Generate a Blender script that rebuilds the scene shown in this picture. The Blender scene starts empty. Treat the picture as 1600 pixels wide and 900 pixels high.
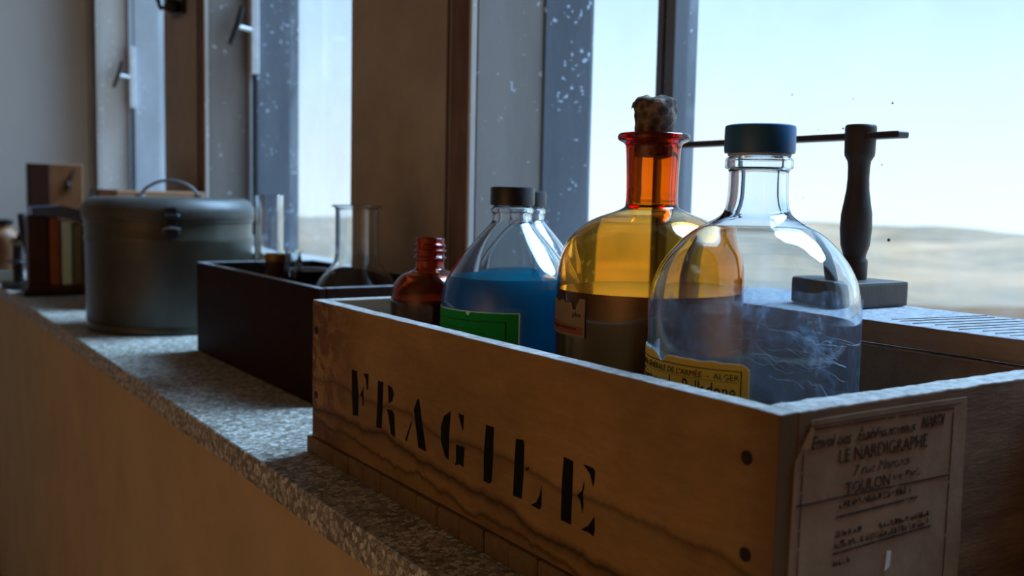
import bpy, bmesh, math, random
from mathutils import Vector, Matrix, noise as mnoise
random.seed(7)
S = bpy.context.scene
COL = S.collection
R = math.radians

# ------------------------------------------------------------ camera
cam_d = bpy.data.cameras.new('camera'); cam = bpy.data.objects.new('camera', cam_d); COL.objects.link(cam)
cam_d.sensor_width = 36.0; cam_d.lens = 1556.0 * 36.0 / 1600.0
cam_d.clip_start = 0.02; cam_d.clip_end = 30000
_yaw, _pit, _rol = R(33.6), R(5.07), R(1.2)
_f = Vector((math.sin(_yaw) * math.cos(_pit), math.cos(_yaw) * math.cos(_pit), -math.sin(_pit)))
_r0 = Vector((math.cos(_yaw), -math.sin(_yaw), 0)); _u0 = _r0.cross(_f)
_r = _r0 * math.cos(_rol) + _u0 * math.sin(_rol); _u = _u0 * math.cos(_rol) - _r0 * math.sin(_rol)
m = Matrix((( _r.x, _u.x, -_f.x, 0), (_r.y, _u.y, -_f.y, 0), (_r.z, _u.z, -_f.z, 0.30), (0, 0, 0, 1)))
cam.matrix_world = m
cam_d.dof.use_dof = True; cam_d.dof.focus_distance = 0.86; cam_d.dof.aperture_fstop = 6.5
S.camera = cam

# ------------------------------------------------------------ sky, sun, lamp, exposure
S.view_settings.view_transform = 'Standard'; S.view_settings.look = 'None'
S.view_settings.gamma = 1.0; S.view_settings.use_curve_mapping = False
S.view_settings.exposure = 0.0
W = bpy.data.worlds.new('sky'); S.world = W; W.use_nodes = True
wt = W.node_tree; wt.nodes.clear()
wo = wt.nodes.new('ShaderNodeOutputWorld'); wb = wt.nodes.new('ShaderNodeBackground')
wc = wt.nodes.new('ShaderNodeTexCoord'); ws = wt.nodes.new('ShaderNodeSeparateXYZ'); wr = wt.nodes.new('ShaderNodeValToRGB')
wt.links.new(wc.outputs['Generated'], ws.inputs[0]); wt.links.new(ws.outputs['Z'], wr.inputs[0])
els = wr.color_ramp.elements
els[0].position = 0.0; els[0].color = (0.50, 0.60, 0.66, 1)
els[1].position = 1.0; els[1].color = (0.26, 0.42, 0.66, 1)
for p, c in ((0.03, (0.48, 0.58, 0.64)), (0.11, (0.41, 0.54, 0.68)), (0.24, (0.27, 0.43, 0.63)), (0.5, (0.27, 0.43, 0.64))):
    e = els.new(p); e.color = (*c, 1)
wt.links.new(wr.outputs[0], wb.inputs[0]); wb.inputs[1].default_value = 2.0
wt.links.new(wb.outputs[0], wo.inputs[0])

sun_d = bpy.data.lights.new('sun', 'SUN'); sun_d.energy = 11.0; sun_d.color = (0.40, 0.67, 1.0); sun_d.angle = R(34)   # veiled sun, a broad soft glow high over the valley
sun = bpy.data.objects.new('sun', sun_d); COL.objects.link(sun)
sun.rotation_euler = Vector((-0.61, 0.06, -0.78)).to_track_quat('-Z', 'Y').to_euler()

lamp_d = bpy.data.lights.new('room_lamp_light', 'AREA'); lamp_d.shape = 'DISK'; lamp_d.size = 1.6
lamp_d.energy = 44; lamp_d.color = (1.0, 0.70, 0.42)
lamp = bpy.data.objects.new('room_lamp_light', lamp_d); COL.objects.link(lamp); lamp.location = (-1.3, -0.1, -0.2)
lamp.rotation_euler = Vector((-1.0, 0.0, 0.0)).to_track_quat('-Z', 'Y').to_euler()

# ------------------------------------------------------------ material helpers
class NT:
    def __init__(s, name):
        s.m = bpy.data.materials.new(name); s.m.use_nodes = True; s.t = s.m.node_tree; s.t.nodes.clear()
        s.out = s.t.nodes.new('ShaderNodeOutputMaterial')
    def n(s, typ, ins=None, **pr):
        nd = s.t.nodes.new('ShaderNode' + typ)
        for k, v in pr.items(): setattr(nd, k, v)
        for k, v in (ins or {}).items():
            if isinstance(v, bpy.types.NodeSocket): s.t.links.new(v, nd.inputs[k])
            else: nd.inputs[k].default_value = v
        return nd
    def coords(s, scale=(1, 1, 1), loc=(0, 0, 0), rot=(0, 0, 0)):
        tc = s.n('TexCoord'); mp = s.n('Mapping', {'Vector': tc.outputs['Object'], 'Scale': scale, 'Location': loc, 'Rotation': rot})
        return mp.outputs[0]
    def noise(s, scale, detail=4, rough=0.55, vec=None, dist=0.0):
        i = {'Scale': scale, 'Detail': detail, 'Roughness': rough, 'Distortion': dist}
        if vec is not None: i['Vector'] = vec
        return s.n('TexNoise', i).outputs['Fac']
    def ramp(s, fac, stops, interp='LINEAR'):
        nd = s.n('ValToRGB', {'Fac': fac}); cr = nd.color_ramp; cr.interpolation = interp
        while len(cr.elements) < len(stops): cr.elements.new(0.5)
        for e, (p, c) in zip(cr.elements, stops):
            e.position = p; e.color = (c, c, c, 1) if isinstance(c, (int, float)) else (*c, 1)
        return nd.outputs[0]
    def mix(s, f, a, b, mode='MIX'):
        nd = s.n('MixRGB', {'Fac': f}, blend_type=mode)
        for k, v in ((1, a), (2, b)):
            if isinstance(v, bpy.types.NodeSocket): s.t.links.new(v, nd.inputs[k])
            else: nd.inputs[k].default_value = (*v, 1)
        return nd.outputs[0]
    def math(s, op, a, b=0.0, c=0.0):
        nd = s.n('Math', operation=op)
        for k, v in ((0, a), (1, b), (2, c)):
            if isinstance(v, bpy.types.NodeSocket): s.t.links.new(v, nd.inputs[k])
            else: nd.inputs[k].default_value = v
        return nd.outputs[0]
    def bump(s, h, strength=0.3, dist=0.002):
        return s.n('Bump', {'Height': h, 'Strength': strength, 'Distance': dist}).outputs[0]
    def pbr(s, col, rough=0.6, metal=0.0, normal=None, **kw):
        i = {'Base Color': col if isinstance(col, bpy.types.NodeSocket) else (*col, 1), 'Roughness': rough, 'Metallic': metal}
        if normal is not None: i['Normal'] = normal
        i.update(kw)
        return s.n('BsdfPrincipled', i).outputs[0]
    def done(s, surf=None, vol=None):
        if surf is not None: s.t.links.new(surf, s.out.inputs[0])
        if vol is not None: s.t.links.new(vol, s.out.inputs[1])
        return s.m

def simple(name, c1, c2, scale=20, rough=0.6, metal=0.0, bump=0.2, bscale=None, bd=0.001, spec=0.5):
    t = NT(name); v = t.coords()
    col = t.mix(t.ramp(t.noise(scale, 5, 0.6, v), [(0.3, 0.0), (0.7, 1.0)]), c1, c2)
    nb = t.bump(t.noise(bscale or scale * 4, 4, 0.6, v), bump, bd)
    return t.done(t.pbr(col, rough, metal, nb, **{'Specular IOR Level': spec}))

def wood(name, c1, c2, axis='Y', scale=30, stretch=9, rough=0.75, bump=0.35, lit_top=None, stains=None, spec=0.3):
    """plank wood: stretched grain along an axis; worn = paler colour on up-facing tops, sky light painted in"""
    t = NT(name); sc = [stretch, stretch, stretch]; sc['XYZ'.index(axis)] = 1.0
    v = t.coords(tuple(sc)); vo = t.coords()
    g = t.noise(scale / 3, 6, 0.65, v, 0.4); fine = t.noise(scale * 2, 4, 0.7, v)
    big = t.noise(7, 4, 0.6, vo)
    col = t.mix(t.ramp(g, [(0.25, 0.0), (0.75, 1.0)]), c1, c2)
    col = t.mix(0.35, col, t.ramp(fine, [(0.3, 0.45), (0.7, 1.0)]), 'MULTIPLY')
    col = t.mix(0.55, col, t.ramp(big, [(0.3, 0.38), (0.65, 1.0)]), 'MULTIPLY')
    if stains: col = stains(t, col, vo)
    if lit_top:
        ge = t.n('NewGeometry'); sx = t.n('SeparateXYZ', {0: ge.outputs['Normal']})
        up = t.ramp(sx.outputs['Z'], [(0.6, 0.0), (0.9, 1.0)])  # faces that look up turn paler: skylight put into the colour
        wn = t.mix(t.ramp(t.noise(110, 6, 0.8, vo), [(0.35, 0.0), (0.6, 1.0)]), tuple(x * 0.42 for x in lit_top), lit_top)
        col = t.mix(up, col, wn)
    h = t.mix(0.5, g, fine)
    return t.done(t.pbr(col, rough, 0.0, t.bump(h, bump, 0.0015), **{'Specular IOR Level': spec}))

def glass(name, col=(1, 1, 1), rough=0.0, ior=1.47, density=None, vcol=None):
    t = NT(name)
    g = t.n('BsdfGlass', {'Color': (*col, 1), 'Roughness': rough, 'IOR': ior}).outputs[0]
    v = t.n('VolumeAbsorption', {'Color': (*vcol, 1), 'Density': density}).outputs[0] if density else None
    return t.done(g, v)

def dusty(name, base, alpha_stops, scale=14, rise=None):
    """film of dust on glass: partly see-through, scatters light from both sides"""
    t = NT(name); v = t.coords(); n1 = t.noise(scale, 7, 0.7, v, 0.6); n2 = t.noise(scale * 9, 3, 0.7, v)
    a = t.ramp(t.mix(0.35, n1, n2), alpha_stops)
    if rise:                 # dust hangs thickest just under the shoulder, thins towards the foot
        z = t.n('SeparateXYZ', {0: t.coords()}).outputs['Z']; a = t.math('MULTIPLY', a, t.ramp(z, [(rise[0], 0.25), (rise[1], 1.0)]))
    d = t.n('BsdfDiffuse', {'Color': (*base, 1)}).outputs[0]; tl = t.n('BsdfTranslucent', {'Color': (*base, 1)}).outputs[0]
    dt = t.n('MixShader', {0: 0.55, 1: d, 2: tl}).outputs[0]
    tr = t.n('BsdfTransparent').outputs[0]
    return t.done(t.n('MixShader', {0: a, 1: tr, 2: dt}).outputs[0])

# ------------------------------------------------------------ mesh helpers
class MB:
    def __init__(s): s.b = bmesh.new()
    def box(s, x0, x1, y0, y1, z0, z1, bev=0.0, seg=1, rot=None, piv=None):
        r = bmesh.ops.create_cube(s.b, size=1.0); vs = r['verts']
        for v in vs: v.co = Vector(((x0 + x1) / 2 + v.co.x * (x1 - x0), (y0 + y1) / 2 + v.co.y * (y1 - y0), (z0 + z1) / 2 + v.co.z * (z1 - z0)))
        if rot:
            bmesh.ops.rotate(s.b, verts=vs, cent=piv or Vector(((x0 + x1) / 2, (y0 + y1) / 2, (z0 + z1) / 2)), matrix=rot)
        if bev:
            es = list({e for v in vs for e in v.link_edges})
            bmesh.ops.bevel(s.b, geom=es, offset=bev, segments=seg, affect='EDGES', profile=0.6)
        return s
    def lathe(s, prof, c=(0, 0, 0), n=48, rot=None, sx=1, sy=1):
        c = Vector(c); rings = []
        for r, z in prof:
            if r < 1e-6: rings.append([s.b.verts.new(Vector((0, 0, z)))])
            else: rings.append([s.b.verts.new(Vector((r * sx * math.cos(2 * math.pi * k / n), r * sy * math.sin(2 * math.pi * k / n), z))) for k in range(n)])
        for a, b in zip(rings, rings[1:]):
            for k in range(n):
                q = (k + 1) % n
                if len(a) == 1 and len(b) == 1: continue
                if len(a) == 1: s.b.faces.new((a[0], b[q], b[k]))
                elif len(b) == 1: s.b.faces.new((a[k], a[q], b[0]))
                else: s.b.faces.new((a[k], a[q], b[q], b[k]))
        vs = [v for r in rings for v in r]
        if rot: bmesh.ops.rotate(s.b, verts=vs, cent=(0, 0, 0), matrix=rot)
        bmesh.ops.translate(s.b, verts=vs, vec=c)
        return s
    def tube(s, pts, r, n=8, closed=False):
        pts = [Vector(p) for p in pts]; rings = []; N = len(pts)
        rr = r if isinstance(r, (list, tuple)) else [r] * N
        for i, p in enumerate(pts):
            a = pts[(i - 1) % N] if (closed or i > 0) else p; b = pts[(i + 1) % N] if (closed or i < N - 1) else p
            d = (b - a).normalized(); up = Vector((0, 0, 1)) if abs(d.z) < 0.9 else Vector((1, 0, 0))
            u = d.cross(up).normalized(); w = d.cross(u)
            rings.append([s.b.verts.new(p + (u * math.cos(2 * math.pi * k / n) + w * math.sin(2 * math.pi * k / n)) * rr[i]) for k in range(n)])
        prs = list(zip(rings, rings[1:])) + ([(rings[-1], rings[0])] if closed else [])
        for a, b in prs:
            for k in range(n): s.b.faces.new((a[k], a[(k + 1) % n], b[(k + 1) % n], b[k]))
        if not closed: s.b.faces.new(rings[0][::-1]); s.b.faces.new(rings[-1])
        return s
    def poly(s, pts, thick):
        """flat polygon given as 3D points, extruded by the vector thick"""
        thick = Vector(thick); a = [s.b.verts.new(Vector(p)) for p in pts]; b = [s.b.verts.new(Vector(p) + thick) for p in pts]
        s.b.faces.new(a[::-1]); s.b.faces.new(b)
        for i in range(len(a)): s.b.faces.new((a[i], a[(i + 1) % len(a)], b[(i + 1) % len(a)], b[i]))
        return s
    def grid(s, fn, nu, nv, closed_u=False):
        g = [[s.b.verts.new(Vector(fn(i / nu, j / nv))) for j in range(nv + 1)] for i in range(nu + 1)]
        for i in range(nu):
            for j in range(nv): s.b.faces.new((g[i][j], g[i + 1][j], g[i + 1][j + 1], g[i][j + 1]))
        return s
    def rough(s, amt, scale, cuts=0, lock=None):
        """hand-worn unevenness"""
        if cuts: bmesh.ops.subdivide_edges(s.b, edges=s.b.edges[:], cuts=cuts, use_grid_fill=True)
        for v in s.b.verts:
            d = mnoise.noise_vector(v.co * scale)
            v.co += Vector(d) * amt
        return s
    def build(s, name, mat, parent=None, smooth=False, ang=35, loc=None):
        bmesh.ops.recalc_face_normals(s.b, faces=s.b.faces[:])
        me = bpy.data.meshes.new(name); s.b.to_mesh(me); s.b.free()
        if smooth:
            for p in me.polygons: p.use_smooth = True
            try: me.set_sharp_from_angle(angle=R(ang))
            except Exception: pass
        if mat: me.materials.append(mat)
        o = bpy.data.objects.new(name, me); COL.objects.link(o)
        if parent: o.parent = parent
        if loc: o.location = loc
        return o

def tag(o, label=None, cat=None, group=None, kind=None):
    if label: o['label'] = label
    if cat: o['category'] = cat
    if group: o['group'] = group
    if kind: o['kind'] = kind
    return o
def thing(name, label, cat, loc, rz=0.0, group=None):
    o = bpy.data.objects.new(name, None); COL.objects.link(o); o.location = loc; o.rotation_euler = (0, 0, rz)
    o.empty_display_size = 0.05
    return tag(o, label, cat, group)
def structure(o): o['kind'] = 'structure'; return o

_txt_cache = {}
def text_verts(txt, thick=0.02, shear=0.0):
    cu = bpy.data.curves.new('tmp', 'FONT'); cu.body = txt; cu.size = 1.0; cu.extrude = thick; cu.shear = shear; cu.resolution_u = 3
    ob = bpy.data.objects.new('tmp', cu); COL.objects.link(ob); bpy.context.view_layer.update()
    dg = bpy.context.evaluated_depsgraph_get(); me = bpy.data.meshes.new_from_object(ob.evaluated_get(dg))
    COL.objects.unlink(ob); bpy.data.objects.remove(ob); bpy.data.curves.remove(cu)
    return me
def text_part(name, txt, mat, parent, fn, u0, u1, v0, v1, bold=0.0, shear=0.0, me_in=None):
    """lettering fitted to the box u0..u1, v0..v1 of a surface given by fn(u, v, w)"""
    me = text_verts(txt, 0.02, shear)
    xs = [v.co.x for v in me.vertices]; ys = [v.co.y for v in me.vertices]
    ax, bx = min(xs), max(xs); ay, by = min(ys), max(ys)
    for v in me.vertices:
        u = u0 + (v.co.x - ax) / (bx - ax) * (u1 - u0); w = 0.00035 if v.co.z > 0 else 0.0
        z = v0 + (v.co.y - ay) / (by - ay) * (v1 - v0)
        v.co = Vector(fn(u, z, w))
    me.materials.append(mat); me.name = name
    o = bpy.data.objects.new(name, me); COL.objects.link(o); o.parent = parent
    return o

# ------------------------------------------------------------ materials
def plaster(name, c1, c2, scale=6, bump=0.25, rough=0.9):
    t = NT(name); v = t.coords(); n1 = t.noise(scale, 6, 0.6, v); n2 = t.noise(scale * 12, 5, 0.7, v)
    col = t.mix(t.ramp(n1, [(0.3, 0.0), (0.7, 1.0)]), c1, c2)
    return t.done(t.pbr(col, rough, 0, t.bump(t.mix(0.4, n1, n2), bump, 0.003), **{'Specular IOR Level': 0.2}))
M = {}
M['plaster'] = plaster('warm_plaster', (0.44, 0.33, 0.20), (0.54, 0.41, 0.25))
M['plaster_white'] = plaster('white_plaster', (0.74, 0.82, 0.88), (0.82, 0.88, 0.93), 3)
M['pier'] = plaster('window_wall_plaster', (0.32, 0.29, 0.26), (0.46, 0.42, 0.38), 5)
M['floor'] = simple('floor_tiles', (0.22, 0.15, 0.11), (0.28, 0.20, 0.14), 5)

def mk_speck(name, c1, c2, speck, thr, sc=55, rough=0.55):
    t = NT(name); v = t.coords(); vs_ = t.coords((1, 1, 0.25))
    n1 = t.noise(5, 6, 0.65, vs_); n2 = t.noise(sc, 2, 0.5, v); n3 = t.noise(9, 3, 0.6, v)
    col = t.mix(t.ramp(n1, [(0.3, 0.0), (0.7, 1.0)]), c1, c2)
    sp = t.ramp(t.mix(0.30, n2, n3), [(thr, 0.0), (thr + 0.03, 1.0)])
    col = t.mix(sp, col, speck)
    return t.done(t.pbr(col, rough, 0, t.bump(t.mix(0.5, n1, n2), 0.3, 0.002), **{'Specular IOR Level': 0.3}))
M['frame'] = mk_speck('weathered_grey_paint', (0.30, 0.33, 0.37), (0.50, 0.54, 0.60), (0.72, 0.78, 0.86), 0.635, 90)
M['reveal'] = mk_speck('reveal_paint', (0.44, 0.41, 0.39), (0.60, 0.56, 0.53), (0.85, 0.86, 0.88), 0.63, 60)
M['reveal_dim'] = mk_speck('shaded_reveal_paint', (0.17, 0.155, 0.145), (0.28, 0.255, 0.24), (0.5, 0.54, 0.6), 0.64, 70)  # darker copy of the reveal paint: shade of the nearer windows painted in
M['frame_dim'] = mk_speck('shaded_grey_paint', (0.085, 0.10, 0.125), (0.17, 0.195, 0.235), (0.5, 0.62, 0.80), 0.625, 85)  # darker copy of the frame paint, shade put into its colour
M['trimwood'] = wood('brown_window_wood', (0.14, 0.085, 0.065), (0.26, 0.165, 0.13), 'Z', 30, 7)

def mk_granite():
    t = NT('pebbled_stone'); v = t.coords()
    vo = t.n('TexVoronoi', {'Vector': v, 'Scale': 170.0}); vd = t.n('TexVoronoi', {'Vector': v, 'Scale': 170.0}, feature='DISTANCE_TO_EDGE')
    sx = t.n('SeparateColor', {0: vo.outputs['Color']})
    col = t.ramp(sx.outputs[0], [(0.0, (0.16, 0.14, 0.11)), (0.3, (0.34, 0.305, 0.245)), (0.65, (0.50, 0.465, 0.40)), (1.0, (0.74, 0.71, 0.65))])
    ed = t.ramp(vd.outputs['Distance'], [(0.0, 0.35), (0.12, 1.0)])
    col = t.mix(0.8, col, ed, 'MULTIPLY')
    col = t.mix(0.5, col, t.ramp(t.noise(10, 4, 0.6, v), [(0.3, 0.55), (0.7, 1.0)]), 'MULTIPLY')
    h = t.mix(0.4, ed, t.noise(300, 3, 0.6, v))
    return t.done(t.pbr(col, 0.62, 0, t.bump(h, 0.45, 0.0012)))
M['granite'] = mk_granite()

def crate_stains(t, col, vo):
    s = t.n('SeparateXYZ', {0: vo}); y, z = s.outputs['Y'], s.outputs['Z']
    c2 = t.n('CombineXYZ', {'Y': t.math('MULTIPLY', y, 1.0), 'X': 0.0, 'Z': t.math('MULTIPLY', z, 0.25)}).outputs[0]
    # two dried water lines that wander along the board
    for base, slope, amp, sc, w, dk, ofs in ((0.030, 0.045, 0.056, 7.0, 0.0026, 0.95, 3.1), (0.078, 0.022, 0.032, 11.0, 0.0020, 0.62, 8.4), (0.018, 0.035, 0.040, 13.0, 0.0016, 0.75, 1.7)):
        vv = t.n('VectorMath', {0: c2, 1: (ofs, ofs, 0)}, operation='ADD').outputs[0]
        nn = t.noise(sc, 5, 0.6, vv)
        zl = t.math('ADD', t.math('MULTIPLY_ADD', y, slope, base), t.math('MULTIPLY', t.math('SUBTRACT', nn, 0.5), amp))
        d = t.math('SUBTRACT', z, zl)
        line = t.ramp(t.math('ABSOLUTE', d), [(0.0, dk), (w * 2.4, 0.0)])
        col = t.mix(line, col, (0.035, 0.018, 0.010))
        below = t.ramp(d, [(0.0, 0.30 * dk), (0.0008, 0.0)])
        lo = t.ramp(t.math('MULTIPLY', d, -1.0), [(0.0, 0.0), (0.002, 0.35 * dk), (0.045, 0.05)])
        col = t.mix(lo, col, (0.08, 0.045, 0.022))
    # rubbed reddish patches where the far corner was handled
    far = t.ramp(y, [(0.56, 0.0), (0.66, 1.0)]); bl = t.ramp(t.noise(26, 4, 0.65, vo, 0.8), [(0.44, 0.0), (0.54, 0.8)])
    col = t.mix(t.math('MULTIPLY', far, bl), col, (0.11, 0.045, 0.028))
    grime = t.ramp(y, [(0.0, 0.65), (0.035, 0.0)])
    return t.mix(grime, col, (0.10, 0.055, 0.03))
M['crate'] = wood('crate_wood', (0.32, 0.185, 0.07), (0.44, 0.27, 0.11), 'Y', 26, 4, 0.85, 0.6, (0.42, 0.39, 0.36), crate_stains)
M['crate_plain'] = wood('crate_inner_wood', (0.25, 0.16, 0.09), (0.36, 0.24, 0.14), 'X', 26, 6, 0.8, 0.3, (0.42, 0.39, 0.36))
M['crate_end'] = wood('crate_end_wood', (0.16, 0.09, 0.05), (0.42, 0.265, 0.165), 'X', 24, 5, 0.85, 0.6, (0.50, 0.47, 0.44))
M['slat'] = wood('crate_slat_wood', (0.16, 0.10, 0.055), (0.27, 0.175, 0.095), 'X', 24, 5, 0.85, 0.4)
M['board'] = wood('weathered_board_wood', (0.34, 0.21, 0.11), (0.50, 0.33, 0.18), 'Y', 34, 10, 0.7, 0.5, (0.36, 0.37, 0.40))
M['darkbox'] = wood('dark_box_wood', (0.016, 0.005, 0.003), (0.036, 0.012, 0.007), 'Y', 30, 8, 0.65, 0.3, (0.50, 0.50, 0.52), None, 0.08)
M['stand'] = wood('dark_turned_wood', (0.045, 0.032, 0.026), (0.085, 0.058, 0.045), 'Z', 34, 6, 0.5, 0.25)
M['ink'] = simple('stencil_ink', (0.006, 0.006, 0.008), (0.010, 0.010, 0.011), 80, 0.9, spec=0.08)
def mk_fadedink(name, c, thr):
    t = NT(name); v = t.coords(); n = t.noise(260, 4, 0.7, v)
    a = t.ramp(n, [(thr, 0.0), (thr + 0.12, 1.0)])
    return t.done(t.n('MixShader', {0: a, 1: t.n('BsdfTransparent').outputs[0], 2: t.pbr(c, 0.85)}).outputs[0])
M['faded'] = mk_fadedink('faded_stamp_ink', (0.04, 0.028, 0.02), 0.38)
M['faded2'] = mk_fadedink('very_faded_stamp_ink', (0.035, 0.025, 0.02), 0.47)
M['faded1'] = mk_fadedink('half_faded_stamp_ink', (0.03, 0.02, 0.015), 0.42)
M['nail'] = simple('rusty_nail', (0.012, 0.009, 0.008), (0.04, 0.022, 0.015), 120, 0.7, 0.5)
M['paper_old'] = simple('aged_paper_label', (0.26, 0.165, 0.10), (0.42, 0.28, 0.175), 26, 0.9, 0, 0.3)
M['paper_torn'] = simple('torn_paper_underside', (0.34, 0.27, 0.19), (0.42, 0.34, 0.25), 40, 0.9)
M['clear'] = glass('clear_glass', (0.965, 0.985, 0.995))
M['lab'] = glass('lab_glass', (0.96, 0.98, 0.99))
M['amber'] = glass('amber_glass', (0.99, 0.97, 0.93), 0.0, 1.47, 640.0, (0.975, 0.735, 0.0))
M['brown'] = glass('brown_red_glass', (0.98, 0.95, 0.93), 0.01, 1.47, 1300.0, (0.95, 0.55, 0.02))
M['cap_blue'] = simple('dark_teal_plastic', (0.005, 0.075, 0.20), (0.008, 0.10, 0.25), 50, 0.38, 0, 0.1)
M['cap_black'] = simple('black_plastic', (0.006, 0.006, 0.010), (0.010, 0.010, 0.016), 50, 0.32, 0, 0.1)
M['liner'] = simple('grey_cap_liner', (0.35, 0.36, 0.38), (0.5, 0.5, 0.52), 30, 0.6)
def mk_bluel():
    t = NT('blue_liquid'); v = t.coords(); n = t.noise(22, 4, 0.6, v, 0.5)
    c = t.mix(n, (0.0, 0.25, 0.38), (0.0, 0.38, 0.54))
    d = t.n('BsdfDiffuse', {'Color': c}).outputs[0]; tl = t.n('BsdfTranslucent', {'Color': c}).outputs[0]
    g = t.n('BsdfGlass', {'Color': (0.02, 0.52, 0.72, 1), 'Roughness': 0.03, 'IOR': 1.33}).outputs[0]
    a = t.n('MixShader', {0: 0.65, 1: d, 2: tl}).outputs[0]
    return t.done(t.n('MixShader', {0: 0.42, 1: a, 2: g}).outputs[0])
M['blue'] = mk_bluel()
M['dark_liquid'] = simple('dark_brown_liquid', (0.10, 0.055, 0.035), (0.14, 0.08, 0.05), 10, 0.12, 0, 0.0)
M['darker_liquid'] = simple('near_black_liquid', (0.05, 0.03, 0.025), (0.07, 0.045, 0.035), 10, 0.2, 0, 0.0)
def mk_cork():
    t = NT('crumbling_cork'); v = t.coords(); n = t.noise(55, 6, 0.75, v); vo = t.n('TexVoronoi', {'Vector': v, 'Scale': 130.0}).outputs['Distance']
    c = t.ramp(t.mix(0.5, n, vo), [(0.25, (0.015, 0.012, 0.012)), (0.5, (0.09, 0.065, 0.05)), (0.75, (0.32, 0.24, 0.18))])
    return t.done(t.pbr(c, 0.95, 0, t.bump(n, 0.8, 0.003)))
M['cork'] = mk_cork()
M['dust_clear'] = dusty('bottle_dust', (0.30, 0.44, 0.62), [(0.42, 0.03), (0.53, 0.10), (0.66, 0.5)], 15, (0.11, 0.21))
M['dust_amber'] = dusty('bottle_dust_faint', (0.34, 0.28, 0.26), [(0.35, 0.03), (0.65, 0.14)], 30)
M['cobweb'] = dusty('cobweb_threads', (0.75, 0.84, 0.95), [(0.2, 0.35), (0.6, 0.9)], 60)
def mk_label(name, c1, c2, tl=0.25):
    t = NT(name); v = t.coords(); n = t.noise(40, 5, 0.7, v); c = t.mix(n, c1, c2)
    d = t.pbr(c, 0.75); tr = t.n('BsdfTranslucent', {'Color': c}).outputs[0]
    return t.done(t.n('MixShader', {0: tl, 1: d, 2: tr}).outputs[0])
M['lab_yellow'] = mk_label('yellow_label_paper', (0.78, 0.55, 0.09), (0.90, 0.68, 0.15))
M['lab_green'] = mk_label('green_label_paper', (0.0, 0.34, 0.05), (0.01, 0.50, 0.08), 0.45)
M['lab_orange'] = mk_label('stained_label_paper', (0.26, 0.15, 0.08), (0.44, 0.29, 0.17))
M['lab_red'] = mk_label('red_label_band', (0.36, 0.06, 0.035), (0.46, 0.10, 0.055))
M['tear'] = simple('torn_paper_edge', (0.75, 0.80, 0.85), (0.85, 0.88, 0.9), 60, 0.9)
M['print'] = simple('black_print', (0.02, 0.015, 0.01), (0.03, 0.02, 0.012), 80, 0.7)
M['greenprint'] = simple('dark_green_print', (0.0, 0.045, 0.008), (0.0, 0.06, 0.012), 80, 0.7)
M['enamel'] = simple('olive_enamel', (0.026, 0.027, 0.019), (0.060, 0.056, 0.040), 9, 0.30, 0.0, 0.3, spec=0.5)
M['lidmetal'] = simple('worn_lid_metal', (0.035, 0.033, 0.028), (0.085, 0.08, 0.07), 12, 0.45, 0.0, 0.3, spec=0.4)
M['wire'] = simple('grey_steel_wire', (0.16, 0.15, 0.15), (0.26, 0.25, 0.25), 60, 0.4, 0.8)
M['black'] = simple('black_metal', (0.010, 0.010, 0.012), (0.025, 0.025, 0.028), 30, 0.4, 0.4)
M['brass'] = simple('tarnished_brass', (0.20, 0.13, 0.05), (0.32, 0.21, 0.09), 30, 0.45, 0.6)
M['clockwood'] = wood('orange_brown_case_wood', (0.28, 0.12, 0.05), (0.42, 0.20, 0.085), 'Z', 26, 5, 0.5)
M['clockside'] = wood('dark_red_case_wood', (0.045, 0.016, 0.010), (0.09, 0.032, 0.02), 'Z', 26, 5, 0.5)
M['carton'] = simple('brown_carton', (0.30, 0.15, 0.07), (0.40, 0.21, 0.11), 14, 0.85)
M['rust_spine'] = simple('rust_red_board', (0.24, 0.065, 0.025), (0.32, 0.09, 0.035), 20, 0.7)
M['pale_blue'] = simple('pale_blue_board', (0.52, 0.74, 0.76), (0.62, 0.84, 0.86), 15, 0.5)
M['moss'] = simple('grey_green_board', (0.13, 0.14, 0.09), (0.20, 0.20, 0.14), 18, 0.7)
M['mauve'] = simple('pale_mauve_board', (0.30, 0.27, 0.30), (0.38, 0.34, 0.37), 18, 0.7)
M['slate'] = simple('slate_blue_metal', (0.07, 0.09, 0.14), (0.11, 0.13, 0.19), 16, 0.35, 0.2)
M['steel'] = simple('pale_window_metal', (0.50, 0.52, 0.55), (0.64, 0.66, 0.68), 30, 0.4, 0.2)
def mk_pane():
    t = NT('dusty_window_pane'); v = t.coords(); n = t.noise(6, 6, 0.7, v, 0.3)
    tr = t.n('BsdfTransparent', {'Color': (0.97, 0.985, 0.99, 1)}).outputs[0]; gl = t.n('BsdfGlossy', {'Roughness': 0.02}).outputs[0]
    fr = t.n('LayerWeight', {'Blend': 0.12}).outputs['Fresnel']
    a = t.n('MixShader', {0: t.math('MULTIPLY', fr, 0.25), 1: tr, 2: gl}).outputs[0]
    d = t.n('BsdfTranslucent', {'Color': (0.8, 0.82, 0.85, 1)}).outputs[0]
    return t.done(t.n('MixShader', {0: t.ramp(n, [(0.35, 0.0), (0.8, 0.07)]), 1: a, 2: d}).outputs[0])
M['pane'] = mk_pane()
def mk_land():
    t = NT('haze_toned_hills'); v = t.coords((1, 1, 3)); a = t.noise(0.0016, 7, 0.6, v, 0.6); b = t.noise(0.006, 5, 0.65, v)
    c = t.ramp(a, [(0.32, (0.17, 0.128, 0.090)), (0.45, (0.28, 0.190, 0.120)), (0.55, (0.42, 0.250, 0.145)), (0.68, (0.54, 0.330, 0.190))])  # distant haze is put into these land colours
    c = t.mix(0.35, c, t.ramp(b, [(0.35, (0.19, 0.145, 0.104)), (0.65, (0.50, 0.305, 0.175))]))
    return t.done(t.pbr(c, 1.0, **{'Specular IOR Level': 0.0}))
M['land'] = mk_land()

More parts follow.
